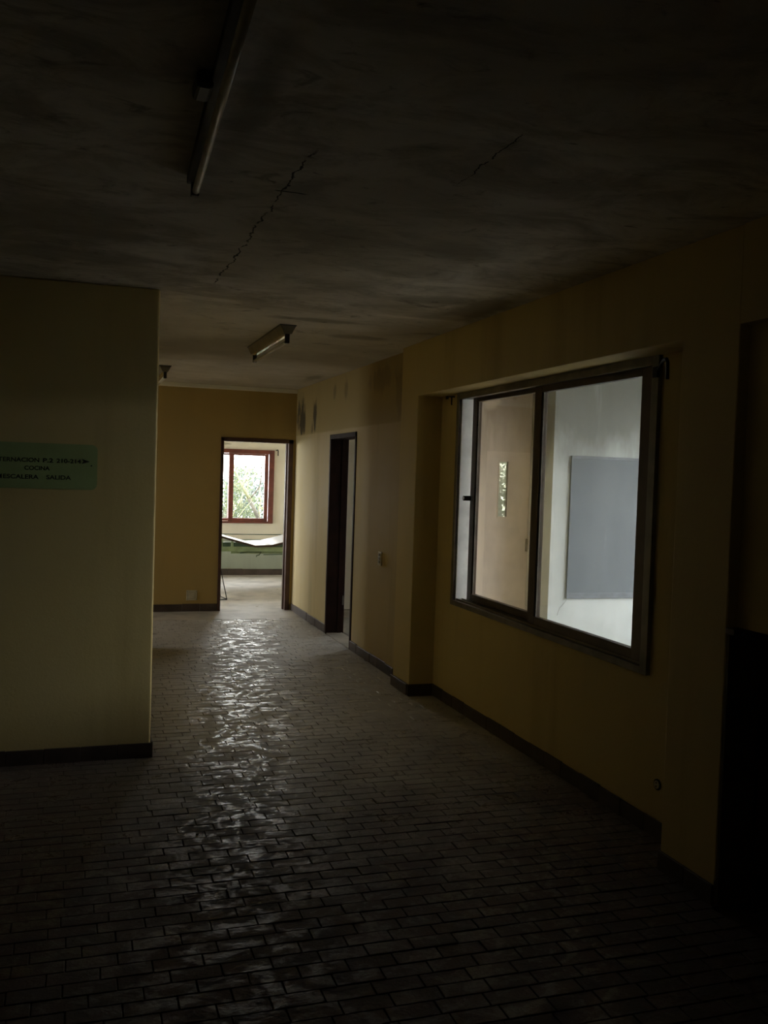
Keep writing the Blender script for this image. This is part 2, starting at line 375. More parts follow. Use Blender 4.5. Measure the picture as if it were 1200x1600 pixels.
# ------------------------------------------------------------------ setting: floors and ceiling
floor = struct(B(-4.0, 3.3, -2.5, YF, -.14, -.0055).build('floor', M['grout']), 'worn brown clay tile floor of the corridor', 'floor')
TL, TP, GAP = .167, .0785, .0032
def tile_mesh(lx):
    m = MB(); a, b, e = lx/2-GAP/2, TP/2-GAP/2, .0022
    n = [(-a,-b,-.014),(a,-b,-.014),(a,b,-.014),(-a,b,-.014),(-a,-b,-e),(a,-b,-e),(a,b,-e),(-a,b,-e),(-a+e,-b+e,0),(a-e,-b+e,0),(a-e,b-e,0),(-a+e,b-e,0)]
    q = [(0,1,5,4),(1,2,6,5),(2,3,7,6),(3,0,4,7),(4,5,9,8),(5,6,10,9),(6,7,11,10),(7,4,8,11),(8,9,10,11)]
    return n, q
TV, TF = tile_mesh(TL)
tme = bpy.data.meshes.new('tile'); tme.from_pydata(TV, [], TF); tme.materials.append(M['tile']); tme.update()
tiles = []; tw = []
rows = int((10.36-.6)/TP)
for r in range(rows):
    y = 10.36 - TP*(r+.5)
    off = (.5*TL if r % 2 else 0) + random.uniform(-.035, .035)
    ncol = int(6.0/TL)
    for q in range(ncol):
        xa = -2.6 + off + TL*q; xb = xa + TL
        lim = 3.19 if y < 2.93 else X1-.012 if (y < 3.36 or 6.53 < y < 6.96) else (X0-.012 if y > 6.9 else X2-.012)
        low = XE+.012 if 5.42-.03 < y < 8.87 else -9
        xa, xb = max(xa, low), min(xb, lim)
        if xb - xa < .02: continue
        x = (xa+xb)/2; tw.append((xb-xa)/TL)
        tiles.append((x, y + random.uniform(-.0015, .0015), random.uniform(-.0016, .0008), random.gauss(0, .0042), random.gauss(0, .0035), random.gauss(0, .003), tw[-1]))
def tarea(t):
    p = project((t[0], t[1], 0))
    if p is None: return 0
    if not (-10 < p[0] < 1210 and 0 < p[1] < 1605): return 0
    return 1.0/p[2]**3
tiles.sort(key=tarea, reverse=True)
fl = WLOC['floor']
for t in tiles[:300]:
    o = bpy.data.objects.new('tile', tme); COL.objects.link(o); o.parent = floor
    o.location = Vector(t[:3]) - fl; o.rotation_euler = t[3:6]; o.scale.x = t[6]
rest = MB()
for t in tiles[300:]:
    n = len(rest.v); cx, cy, cz, rx, ry, rz, sx = t
    for (a, b, z) in [(a_*sx, b_, z_) for a_, b_, z_ in TV]: rest.v.append((cx + a - b*rz, cy + b + a*rz, cz + z - a*ry + b*rx))
    rest.f += [tuple(n+i for i in q) for q in TF]
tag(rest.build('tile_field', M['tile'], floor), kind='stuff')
struct(B(-.6, 3.9, 10.36, YR+.2, -.14, 0).build('floor_far_room', M['far_floor']), 'dusty grey floor beyond the far doorway', 'floor')
struct(B(X2+.1, 7.1, 3.3, YF+.1, -.15, -.004).box(3.3, 7.1, .1, 3.3, -.15, -.004).build('floor_side_rooms', M['plain_floor']), 'grey floor behind the corridor side wall', 'floor')
struct(B(-4.2, -.6, 10.36, YF, -.14, 0).build('floor_side_corridor', M['far_floor']), 'grey floor at the end of the side corridor', 'floor')
struct(B(-4.2, 7.2, -2.7, YR+.3, H, H+.2).build('ceiling', M['ceiling']), 'mouldy cracked plaster ceiling with dark stains', 'ceiling')
struct(B(-40, 50, -40, 70, -3.5, -3.3).build('ground', M['ground']), 'grassy ground outside below the windows', 'ground')

struct(B(14.0, 14.4, -12, 20, -3.3, 2.72).build('wall_sky_block', M['sky_block']), 'unseen concrete wall added outside the right hand windows to block low sky', 'wall')  # out of view, added to cut low sky light through the side room windows

# ------------------------------------------------------------------ setting: walls
DY0, DY1, DZ = 8.42, 9.372, 2.07        # side door opening
FX0, FX1, FZ = 1.606, 2.473, 2.06       # far doorway
WY0, WY1, WZ0, WZ1 = 3.80, 6.205, .765, 2.25
struct(slab(0, X0, X0+.17, 6.942, YF+.15, -.02, H, [(DY0, DY1, -.02, DZ)]).build('wall_right_far', M['wall_side']), 'streaked ochre side wall with mould marks near the ceiling', 'wall')
struct(B(X1, X0+.215, 6.566, 6.9425, -.02, H).build('wall_right_column', M['wall'], bevel=.006), 'ochre painted pillar between side door and sliding window', 'pillar')
struct(slab(0, X2, X2+.15, 3.355, 6.57, -.02, 2.27, [(WY0, WY1, WZ0, WZ1)]).build('wall_right_window', M['wall']), 'recessed ochre wall around the sliding window', 'wall')
struct(B(X1, X2+.15, 3.355, 6.57, 2.2684, H).build('wall_right_lintel', M['wall'], bevel=.004), 'ochre wall beam above the sliding window', 'wall')
struct(B(X1, 3.3, 3.0, 3.36, -.02, H).build('wall_right_pilaster', M['wall'], bevel=.006), 'dark ochre pillar right of the sliding window', 'pillar')
m = B(X1, X1+.2, .5, 3.0, 2.285, H); m.box(3.2, 3.3, .5, 3.0, -.02, H); m.box(X1+.05, 3.2, .5, 3.0, 1.105, 2.285); m.box(X1, 3.3, -2.5, .5, -.02, H)
struct(m.build('wall_right_near', M['wall']), 'ochre wall over the dark niche at right', 'wall')
struct(slab(1, YF, YF+.15, -4.0, 7.0, -.02, H, [(FX0, FX1, -.02, FZ), (4.72, 6.42, .7, 2.35)]).build('wall_far', M['wall_far']), 'deep ochre end wall with the open doorway', 'wall')
struct(B(-.45, X0, YF-.022, YF, H-.05, H).build('trim_1', M['cream'], bevel=.006), 'thin pale cornice strip above the end wall', 'cornice')
struct(B(-4.0, XE, YB, 8.85, -.02, H).build('wall_left', M['wall'], bevel=.012, segs=3), 'ochre wall corner carrying the green sign', 'wall')
struct(slab(0, -4.2, -4.0, -2.5, YF+.15, -.02, H, [(9.5, 10.9, .9, 2.1)]).build('wall_left_end', M['wall']), 'ochre outer wall on the left', 'wall')
struct(B(-4.2, 3.3, -2.7, -2.5, -.02, H).build('wall_back', M['wall']), 'ochre wall behind the viewpoint', 'wall')
# far room
struct(slab(1, YR, YR+.2, -.7, 3.8, -.02, H, [(1.56, 2.99, .875, 1.985)]).build('wall_far_room', M['far_room_wall']), 'cream wall with pale green lower half under the far window', 'wall')
struct(slab(0, -.7, -.5, YF+.15, YR, -.02, H, [(11.6, 14.6, .6, 2.4)]).build('wall_far_room_left', M['cream']), 'cream side wall of the far room', 'wall')
struct(B(3.8, 3.95, YF+.15, YR+.2, -.02, H).build('wall_far_room_right', M['cream']), 'cream right hand wall of the far room', 'wall')
# rooms behind the corridor side wall
struct(slab(0, 7.0, 7.2, .1, YF+.15, -.02, H, [(.6, 3.95, 1.0, 2.63), (4.15, 7.42, 1.0, 2.63)]).build('wall_side_room_right', M['grey_wall']), 'outer wall of the room behind the sliding window', 'wall')
struct(B(3.3, 7.0, .1, .3, -.02, H).build('wall_side_room_near', M['grey_wall']), 'near wall of the room behind the sliding window', 'wall')
struct(slab(1, 8.0, 8.12, X0+.215, 7.0, -.02, H, [(3.66, 4.2, -.02, 1.95)]).build('wall_side_room_pink', M['pink_wall']), 'pinkish stained wall seen through the left pane', 'wall')
struct(B(4.114, 7.0, 7.55, 8.0, -.02, H).build('wall_side_room_grey', M['grey_wall'], bevel=.004), 'grey white stained wall seen through the right pane', 'wall')

struct(slab(1, YF-.012, YF+.001, X0+.17, 7.0, 0, H, [(4.72, 6.42, .7, 2.35)]).build('wall_side_room_far', M['cream']), 'cream wall glimpsed through the side doorway', 'wall')

# ------------------------------------------------------------------ baseboards: a mortar bed with single clay tiles
def skirting(name, axis, plane, sgn, a, b, label, step=.20, thick=.013, h=HB, broken=()):
    lo, hi = min(a, b), max(a, b)
    def bx(t0, t1, d0, d1, z0, z1):
        p0, p1 = plane + sgn*d0, plane + sgn*d1
        return B(p0, p1, t0, t1, z0, z1) if axis == 0 else B(t0, t1, p0, p1, z0, z1)
    root = struct(bx(lo, hi, -.001, .004, 0, h-.006).build(name, M['grout']), label, 'baseboard')
    n = max(1, round((hi-lo)/step)); st = (hi-lo)/n
    for i in range(n):
        if i in broken: continue
        t = thick + random.uniform(-.002, .003)
        bx(lo+st*i+.0015, lo+st*(i+1)-.0015, .002, t, -.004, h+random.uniform(-.004, .003)).build('skirting_tile', M['skirting'], root, bevel=.002, segs=1)
skirting('baseboard_right_far', 0, X0, -1, 6.945, DY0, 'clay tile baseboard between pillar and side door', .2)
skirting('baseboard_right_end', 0, X0, -1, DY1, YF-.01, 'clay tile baseboard between side door and end wall', .2)
skirting('baseboard_right_column', 0, X1, -1, 6.566, 6.942, 'dark baseboard tiles on the pillar', .19, .02)
skirting('baseboard_right_return', 1, 6.566, -1, X1-.015, X2, 'dark baseboard on the pillar return', .2)
skirting('baseboard_right_window', 0, X2, -1, 3.36, 6.55, 'dark baseboard under the sliding window', .2)
skirting('baseboard_right_pilaster', 0, X1, -1, 3.0, 3.36, 'dark baseboard on the near pillar', .18)
skirting('baseboard_left', 1, YB, -1, -2.5, XE+.012, 'dark baseboard below the green sign', .2)
skirting('baseboard_left_side', 0, XE, 1, YB, 8.85, 'baseboard on the hidden side of the sign wall', .2)
skirting('baseboard_far', 1, YF, -1, -.45, FX0, 'dark brown baseboard of the end wall', .2, .014, .088)
skirting('baseboard_far_room', 1, YR, -1, -.4, 3.8, 'dark brown baseboard under the far window', .25, .014, .10)

# ------------------------------------------------------------------ doorways
d1 = struct(empty('door_1', (2.04, YF+.07, 0)), 'dark red brown frame of the open doorway in the end wall', 'door frame')
y0, y1 = YF-.014, YF+.164
B(FX0, FX0+.036, y0, y1, -.004, FZ).build('jamb', M['brown_wood'], d1, bevel=.003)
B(FX1-.055, FX1, y0, y1, -.004, FZ).build('jamb', M['brown_wood'], d1, bevel=.003)
B(FX0, FX1, y0, y1, FZ-.045, FZ).build('head', M['brown_wood'], d1, bevel=.003)
B(FX1-.069, FX1-.055, YF+.06, YF+.11, -.002, FZ-.045).build('door_stop', M['brown_wood'], d1)
B(FX0+.036, FX0+.046, YF+.06, YF+.11, -.002, FZ-.045).build('door_stop', M['brown_wood'], d1)
d2 = struct(empty('door_2', (X0+.1, (DY0+DY1)/2, 0)), 'dark brown frame of the open doorway in the side wall', 'door frame')
x0, x1 = X0-.012, X0+.185
B(x0, x1, DY1-.04, DY1, -.01, DZ).build('jamb', M['brown_black'], d2, bevel=.003)
B(x0, x1, DY0, DY0+.035, -.01, DZ).build('jamb', M['brown_black'], d2, bevel=.003)
B(x0, x1, DY0, DY1, DZ-.045, DZ).build('head', M['brown_black'], d2, bevel=.003)
B(x0+.125, x0+.165, DY1-.055, DY1-.04, -.01, DZ-.045).build('door_stop', M['brown_black'], d2)
for z in (.30, 1.05, 1.80):
    hg = B(x0+.167, x0+.185, DY1-.046, DY1-.039, z, z+.09).build('hinge', M['brown_black'], d2)
    MB().tube([(x0+.178, DY1-.050, z-.004), (x0+.178, DY1-.050, z+.094)], .006, 8).build('hinge_pin', M['steel' if z < .5 else 'brown_black'], hg, smooth=True)
B(X0, X0+.17, DY0+.03, DY1-.03, -.012, .004).build('threshold', M['far_floor'], d2)
# pinkish inner door with a narrow glazed slot
d3 = struct(empty('door_3', (3.93, 8.05, 0)), 'pinkish inner door with narrow bright glass slot', 'door')
m = slab(1, 8.012, 8.05, 3.66, 4.2, 0, 1.945, [(3.798, 3.888, 1.31, 1.832)])
m.build('door_leaf', M['pinkdoor'], d3)
B(3.79, 3.896, 8.026, 8.031, 1.30, 1.84).build('slot_pane', M['frosted'], d3)
for a in ((3.788, 3.798, 1.30, 1.842), (3.888, 3.898, 1.30, 1.842), (3.798, 3.888, 1.30, 1.31), (3.798, 3.888, 1.832, 1.842)):
    B(a[0], a[1], 8.006, 8.02, a[2], a[3]).build('glazing_bead', M['pinkdoor'], d3)
B(3.66, 4.2, 8.0, 8.012, 1.925, 1.95).build('door_head_strip', M['pink_wall'], d3)
B(4.10, 4.13, 7.985, 8.012, .98, 1.10).build('lock_plate', M['steel'], d3)

# ------------------------------------------------------------------ sliding window in the side wall
w1 = struct(empty('window_1', (X2, 5.0, .74)), 'large two pane sliding window in a dark metal frame', 'window')
def at(yp, d): return yp*(X2+d)/X2      # a jamb seen at yp in the wall plane stands here when it lies d behind it
FA, FB_ = X2-.022, X2+.10
OY0, OY1, OZ0, OZ1 = 3.775, 6.228, .742, 2.268
m = B(FA, X2+.006, OY0, OY0+.055, OZ0, OZ1); m.build('frame_jamb', M['alu'], w1, bevel=.002)
m = B(FA, X2+.006, OY1-.042, OY1, OZ0, OZ1); m.build('frame_jamb', M['alu'], w1, bevel=.002)
m = B(FA, X2+.006, OY0+.055, OY1-.042, OZ1-.045, OZ1); m.build('frame_head', M['alu'], w1, bevel=.002)
m = B(FA, X2+.006, OY0+.055, OY1-.042, OZ0, OZ0+.036); m.build('frame_sill', M['alu'], w1, bevel=.002)
B(X2, FB_, WY0-.002, WY0+.03, WZ0, WZ1).build('inner_jamb', M['alu_dark'], w1)
B(X2, FB_, WY1-.03, WY1+.002, WZ0, WZ1).build('inner_jamb', M['lit_metal'], w1)  # same frame, coloured pale to stand for the daylight falling on this jamb
B(X2, FB_, WY0+.03, WY1-.03, WZ1-.022, WZ1).build('inner_head', M['alu_dark'], w1)
B(X2, FB_, WY0+.03, WY1-.03, WZ0, WZ0+.014).build('inner_sill', M['alu_dark'], w1)
for d in (.002, .048, .094): B(X2+d, X2+d+.004, WY0+.03, WY1-.03, WZ0+.014, WZ0+.026).build('track', M['alu'], w1)
def sash(name, d, ya, yb, za, zb, st0, st1, rt_, rb, gl, label):
    """ya..yb outer, st0/st1 stile widths at low/high y"""
    s_ = B(X2+d+.016, X2+d+.020, ya+st0-.005, yb-st1+.005, za+rb-.005, zb-rt_+.005).build(name, gl, w1); s_['label'] = label
    X_, Y_ = X2+d, X2+d+.036
    B(X_, Y_, ya, ya+st0, za, zb).build('stile', M['alu_dark'], s_, bevel=.002)
    B(X_, Y_, yb-st1, yb, za, zb).build('stile', M['alu_dark'], s_, bevel=.002)
    B(X_, Y_, ya+st0, yb-st1, zb-rt_, zb).build('rail', M['alu_dark'], s_, bevel=.002)
    B(X_, Y_, ya+st0, yb-st1, za, za+rb).build('rail', M['alu_dark'], s_, bevel=.002)
    B(X_+.006, X_+.014, yb-st1-.012, yb-st1, za+rb, zb-rt_).build('glazing_strip', M['alu'], s_)
    for zz in (.25, .55, .85):
        z = za + (zb-za)*zz; B(X_+.003, X_+.012, yb-st1-.011, yb-st1-.003, z, z+.01).build('clip', M['black_metal'], s_)
    return s_
def zat(z, d): return EYE + (z-EYE)*(X2+d)/X2
sash('front_pane', .008, 3.835, at(5.06, .008), .780, zat(2.235, .008), .118, .090, .052, .060, M['glass'], 'clear right hand glass pane')
sash('rear_pane', .054, at(4.96, .054), at(6.0, .054)-.02, .782, zat(2.24, .054), .07, .075, .052, .058, M['glass_brown'], 'grimy brownish left hand glass pane')
la = B(X2-.004, X2+.05, 6.075, 6.10, 1.50, 1.535).build('latch', M['black_metal'], w1, bevel=.003)
B(X2-.014, X2-.004, 6.07, 6.085, 1.508, 1.528).build('latch_knob', M['steel'], la, bevel=.003)
# curtain brackets
def pw(d, y, z): return (X2-d, y*(X2-d)/X2, EYE+(z-EYE)*(X2-d)/X2)
b_ = tag(MB().tube([pw(.03, 3.825, 2.185), pw(.03, 3.79, 2.225), pw(.075, 3.765, 2.246), pw(.085, 3.748, 2.246), pw(.085, 3.738, 2.228), pw(.085, 3.735, 2.15)], .008, 6).build('curtain_bracket', M['black_metal'], smooth=True),
    'black bent iron curtain bracket at the near top corner of sliding window', 'bracket')
B(X2-.038, X2-.022, 3.765, 3.80, 2.16, 2.21).build('bracket_plate', M['black_metal'], b_)
b_ = tag(MB().tube([(X2-.002, 6.46, 2.262), (X2-.002, 6.32, 2.252), (X2-.03, 6.31, 2.25), (X2-.03, 6.305, 2.19)], .006, 6).build('curtain_bracket', M['black_metal'], smooth=True),
    'thin black curtain bracket at the far top corner of sliding window', 'bracket')
B(X2-.008, X2, 6.44, 6.48, 2.245, 2.268).build('bracket_plate', M['black_metal'], b_)

# blue grey board on the grey wall behind the window
bd = empty('wall_board', (4.67, 7.54, .58)); tag(bd, 'blue grey rectangular board mounted on the grey wall behind the glass', 'board')
GW = 7.55
B(4.30, 5.05, GW-.018, GW, .63, 1.885).build('panel', M['board'], bd)
B(4.30, 5.05, GW-.021, GW, .585, .635).build('bottom_strip', M['board_trim'], bd, bevel=.003)
B(4.30, 5.05, GW-.021, GW, 1.872, 1.90).build('top_strip', M['board_trim'], bd, bevel=.003)
B(4.293, 4.302, GW-.023, GW, .585, 1.90).build('side_strip', M['board_trim'], bd, bevel=.002)
B(5.05, 5.06, GW-.023, GW, .585, 1.90).build('side_strip', M['board_trim'], bd, bevel=.002)

# ------------------------------------------------------------------ dark dado inside the niche at right
dd = empty('wall_panelling', (2.8, 2.98, 0)); tag(dd, 'dark wood panelling with ledge inside the niche at far right', 'panelling')
B(X1+.004, X1+.16, 2.985, 3.0, .0, 1.08).build('panel', M['dado_wood'], dd, bevel=.002)
B(X1+.165, 3.2, 2.975, 3.0, .0, 1.08).build('panel', M['brown_wood'], dd, bevel=.002)
B(X1-.004, 3.2, 2.95, 3.0, 1.08, 1.105).build('ledge', M['dado_wood'], dd, bevel=.003)
B(X1-.004, 3.2, 2.978, 3.0, .0, .10).build('plinth', M['dado_wood'], dd)

# ------------------------------------------------------------------ far room window
w2 = struct(empty('window_2', (2.27, YR, .84)), 'red brown framed window with branches outside in the far room', 'window')
fa, fb = YR-.03, YR+.09
B(2.945, 3.03, fa, fb, .838, 2.02).build('frame_jamb', M['red_wood'], w2, bevel=.004)
B(1.52, 1.60, fa, fb, .838, 2.02).build('frame_jamb', M['red_wood'], w2, bevel=.004)
B(1.60, 2.945, fa, fb, 1.955, 2.02).build('frame_head', M['red_wood'], w2, bevel=.004)
B(1.60, 2.945, fa, fb, .838, .868).build('frame_sill', M['red_wood'], w2, bevel=.004)
def sash2(xa, xb, za, zb, s0, s1, ra, rb, ya, name):
    g = B(xa+s0-.004, xb-s1+.004, ya+.014, ya+.018, za+ra-.004, zb-rb+.004).build(name, M['glass'], w2)
    B(xa, xa+s0, ya, ya+.034, za, zb).build('stile', M['red_wood'], g, bevel=.003)
    B(xb-s1, xb, ya, ya+.034, za, zb).build('stile', M['red_wood'], g, bevel=.003)
    B(xa+s0, xb-s1, ya, ya+.034, za, za+ra).build('rail', M['red_wood'], g, bevel=.003)
    B(xa+s0, xb-s1, ya, ya+.034, zb-rb, zb).build('rail', M['red_wood'], g, bevel=.003)
sash2(2.305, 2.938, .870, 1.953, .075, .06, .05, .03, YR-.016, 'pane')
sash2(1.60, 2.33, .870, 1.953, .05, .03, .042, .03, YR+.030, 'pane')
B(2.345, 2.365, YR-.024, YR-.016, 1.985, 2.005).build('screw', M['steel'], w2)
b_ = tag(MB().tube([(3.06, YR-.001, 2.02), (3.075, YR-.05, 2.03), (3.08, YR-.06, 2.02), (3.08, YR-.06, 1.935)], .009, 6).build('curtain_bracket', M['black_metal'], smooth=True),
    'small dark curtain bracket beside the red window frame', 'bracket')

# openings out of view keep simple frames
def plain_window(name, axis, plane0, plane1, a0, a1, z0, z1, label, mat):
    r = struct(empty(name, ((plane0+plane1)/2 if axis == 0 else (a0+a1)/2, (a0+a1)/2 if axis == 0 else (plane0+plane1)/2, z0)), label, 'window')
    pm = (plane0+plane1)/2; t = .045
    def bx(u0, u1, v0, v1, d=.03):
        return B(pm-d, pm+d, u0, u1, v0, v1) if axis == 0 else B(u0, u1, pm-d, pm+d, v0, v1)
    bx(a0, a0+t, z0, z1).build('frame_jamb', mat, r); bx(a1-t, a1, z0, z1).build('frame_jamb', mat, r)
    bx(a0+t, a1-t, z1-t, z1).build('frame_head', mat, r); bx(a0+t, a1-t, z0, z0+t).build('frame_sill', mat, r)
    mid = (a0+a1)/2
    bx(mid-.025, mid+.025, z0+t, z1-t).build('mullion', mat, r)
    bx(a0+t, mid-.025, z0+t, z1-t, .002).build('pane', M['glass'], r); bx(mid+.025, a1-t, z0+t, z1-t, .002).build('pane', M['glass'], r)
plain_window('window_3', 0, -4.2, -4.0, 9.5, 10.9, .9, 2.1, 'window at the end of the side corridor', M['red_wood'])
plain_window('window_4', 0, -.7, -.5, 11.6, 14.6, .6, 2.4, 'side window of the far room', M['red_wood'])
plain_window('window_5', 0, 7.0, 7.2, 4.15, 7.42, 1.0, 2.63, 'outer window of the room behind the sliding window, far half', M['alu'])
plain_window('window_7', 0, 7.0, 7.2, .6, 3.95, 1.0, 2.63, 'outer window of the room behind the sliding window, near half', M['alu'])
plain_window('window_6', 1, YF, YF+.15, 4.72, 6.42, .7, 2.35, 'outer window of the small room behind the side door', M['red_wood'])

# ------------------------------------------------------------------ hospital bed in the far room
bed = empty('hospital_bed', (2.35, 13.5, 0)); tag(bed, 'green steel hospital bed with sagging white board under the far window', 'bed')
BY0, BY1 = 13.05, 13.95
prof = [(1.40, .895), (1.944, .752), (2.425, .622), (2.663, .632), (2.86, .680), (3.20, .775)]
for i, nm in ((0, 'head_section'), (2, 'seat_section'), (3, 'foot_section')):
    seq = {0: prof[0:3], 2: prof[2:4], 3: prof[3:6]}[i]
    top = MB().prism([(x, z) for x, z in seq] + [(x, z-.006) for x, z in reversed(seq)], 1, BY0, BY1).build(nm, M['bed_top'], bed)
    MB().prism([(x, z-.0055) for x, z in seq] + [(x, z-.03) for x, z in reversed(seq)], 1, BY0-.002, BY1).build('underside', M['bed_edge'], top)
B(1.42, 3.18, BY0+.01, BY0+.045, .532, .600).build('side_rail', M['bed_green'], bed, bevel=.004)
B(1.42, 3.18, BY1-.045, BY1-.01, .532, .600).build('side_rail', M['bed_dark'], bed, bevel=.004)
B(1.42, 1.46, BY0+.045, BY1-.045, .54, .595).build('cross_rail', M['bed_green'], bed)
B(3.14, 3.18, BY0+.045, BY1-.045, .54, .595).build('cross_rail', M['bed_green'], bed)
for x in (1.42, 3.145):
    for y in (BY0+.02, BY1-.05): B(x, x+.035, y, y+.035, 0, .54).build('leg', M['bed_green'], bed, bevel=.004)
B(1.935, 1.965, BY0+.02, BY0+.045, .59, .722).build('lift_strut', M['bed_green'], bed)
B(2.085, 2.118, BY0+.02, BY0+.045, .59, .682).build('lift_strut', M['bed_green'], bed)
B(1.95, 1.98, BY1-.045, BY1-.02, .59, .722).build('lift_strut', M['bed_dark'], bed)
B(2.09, 2.9, BY0+.05, BY0+.08, .500, .535).build('mechanism_bar', M['bed_green'], bed)
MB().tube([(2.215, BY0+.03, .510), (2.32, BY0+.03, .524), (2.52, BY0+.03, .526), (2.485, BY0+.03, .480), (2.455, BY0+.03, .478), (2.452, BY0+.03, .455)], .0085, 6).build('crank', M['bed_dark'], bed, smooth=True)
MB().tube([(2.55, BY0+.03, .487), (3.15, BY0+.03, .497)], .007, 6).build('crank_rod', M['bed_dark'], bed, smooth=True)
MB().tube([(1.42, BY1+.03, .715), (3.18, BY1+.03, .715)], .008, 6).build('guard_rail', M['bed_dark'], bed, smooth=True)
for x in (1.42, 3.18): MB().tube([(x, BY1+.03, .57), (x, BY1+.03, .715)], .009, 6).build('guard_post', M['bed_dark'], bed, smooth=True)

# wire stand just inside the far doorway
ws = empty('wire_stand', (1.72, 12.03, 0)); tag(ws, 'thin dark wire stand on the floor behind the doorway jamb', 'stand')
ft = [(1.60, 11.88), (1.868, 11.945), (1.83, 12.26), (1.58, 12.20)]
tp = [(1.68, 12.02), (1.74, 12.03), (1.735, 12.10), (1.675, 12.09)]
for (a, b), (e, g) in zip(ft, tp): MB().tube([(a, b, .006), (e, g, .62)], .006, 6).build('leg', M['black_metal'], ws, smooth=True)
for i in range(4):
    a, b = ft[i], ft[(i+1) % 4]; MB().tube([(*a, .008), (*b, .008)], .006, 6).build('floor_bar', M['black_metal'], ws, smooth=True)
    a, b = tp[i], tp[(i+1) % 4]; MB().tube([(*a, .62), (*b, .62)], .005, 6).build('top_bar', M['black_metal'], ws, smooth=True)

# ------------------------------------------------------------------ fluorescent battens on the ceiling
def batten(x, ya, yb, label, ballast=False):
    r = empty('fluorescent_lamp', (x, (ya+yb)/2, H-.14)); tag(r, label, 'lamp', 'fluorescent battens along the corridor ceiling')
    B(x-.058, x+.058, ya-.002, yb+.002, H-.006, H+.001).build('back_plate', M['socket_black'], r)
    hs = MB().prism([(x-.055, H-.006), (x+.055, H-.006), (x+.026, H-.062), (x-.026, H-.062)], 1, ya, yb).build('housing', M['enamel'], r, bevel=.002)
    MB().prism([(x-.024, H-.0622), (x+.024, H-.0622), (x+.012, H-.070), (x-.012, H-.070)], 1, ya+.04, yb-.04).build('reflector', M['enamel_shine'], hs)
    for y in (ya+.012, yb-.042):
        so = B(x-.015, x+.015, y, y+.03, H-.125, H-.060).build('lamp_holder', M['socket_black'], r, bevel=.004)
    MB().tube([(x, ya+.02, H-.112), (x, yb-.02, H-.112)], .013, 12).build('tube', M['tube_glass'], r, smooth=True)
    for a, b in ((ya+.04, ya+.056), (yb-.056, yb-.04)):
        MB().tube([(x, a, H-.112), (x, b, H-.112)], .0136, 12).build('tube_cap', M['steel'], r, smooth=True)
    if ballast: B(x-.085, x-.03, 2.36, 2.50, H-.055, H-.002).build('ballast_box', M['socket_black'], r, bevel=.006)
l1 = empty('fluorescent_lamp', (.345, 2.5, H-.08)); tag(l1, 'long bare fluorescent tube on a slim dark strip, nearest on the ceiling', 'lamp', 'fluorescent battens along the corridor ceiling')
xa, ya, xb, yb = .306, 1.60, .371, 3.30
def lx(y): return xa + (xb-xa)*(y-ya)/(yb-ya)
MB().prism([(xa-.030, ya), (xa+.012, ya), (xb+.012, yb), (xb-.030, yb)], 2, H-.030, H+.001).build('strip', M['grime'], l1, bevel=.003)
MB().tube([(xa, ya+.03, H-.058), (xb, yb, H-.058)], .013, 12).build('tube', M['tube_old'], l1, smooth=True)
for y in (ya+.01, yb-.03): B(lx(y)-.016, lx(y)+.012, y, y+.028, H-.075, H-.026).build('lamp_holder', M['socket_black'], l1, bevel=.004)
B(lx(2.48)-.07, lx(2.48)-.026, 2.42, 2.53, H-.045, H-.001).build('ballast_box', M['socket_black'], l1, bevel=.010)
batten(1.352, 6.27, 7.55, 'short looking fluorescent batten with shiny tube, middle of the ceiling')
batten(.800, 9.30, 10.58, 'fluorescent batten mostly hidden by the sign wall corner')

# ------------------------------------------------------------------ green direction sign
sg = empty('direction_sign', (-.208, YB, 1.525)); tag(sg, 'mint green rounded direction sign with black lettering on ochre wall', 'sign')
def rrect(x0, x1, z0, z1, r, n=6):
    P = []
    for cx, cz, a0 in ((x1-r, z1-r, 0), (x0+r, z1-r, 90), (x0+r, z0+r, 180), (x1-r, z0+r, 270)):
        for i in range(n+1):
            a = math.radians(a0+90*i/n); P.append((cx+r*math.cos(a), cz+r*math.sin(a)))
    return P
MB().prism(rrect(-.523, .108, 1.526, 1.776, .032), 1, YB-.008, YB).build('sign_board', M['sign'], sg)
def letters(txt, x0, x1, z, hgt, name):
    cu = bpy.data.curves.new(name, 'FONT'); cu.body = txt; cu.size = 1; cu.extrude = 0.0; cu.offset = .022
    tmp = bpy.data.objects.new('tmp_text', cu); COL.objects.link(tmp); bpy.context.view_layer.update()
    dg = bpy.context.evaluated_depsgraph_get()
    me = bpy.data.meshes.new_from_object(tmp.evaluated_get(dg)); bpy.data.objects.remove(tmp, do_unlink=True)
    xs = [v.co.x for v in me.vertices]; ys = [v.co.y for v in me.vertices]
    sx = (x1-x0)/(max(xs)-min(xs)); sz = hgt/(max(ys)-min(ys)); mx, my = min(xs), min(ys)
    for v in me.vertices: v.co = Vector((x0+(v.co.x-mx)*sx, YB-.0088, z+(v.co.y-my)*sz)) - WLOC['direction_sign']
    me.materials.clear(); me.materials.append(M['ink'])
    o = bpy.data.objects.new(name, me); COL.objects.link(o); o.parent = sg
letters('INTERNACION', -.440, -.196, 1.670, .024, 'lettering')
letters('P.2', -.177, -.124, 1.670, .024, 'lettering')
letters('210-214', -.107, .021, 1.670, .024, 'lettering')
letters('COCINA', -.271, -.141, 1.627, .023, 'lettering')
letters('ESCALERA', -.378, -.198, 1.578, .024, 'lettering')
letters('SALIDA', -.158, -.030, 1.578, .024, 'lettering')
def arrow(pts, name): MB().prism(pts, 1, YB-.0092, YB-.0082).build(name, M['ink'], sg)
arrow([(.024, 1.669), (.068, 1.682), (.024, 1.697), (.034, 1.683)], 'arrow')
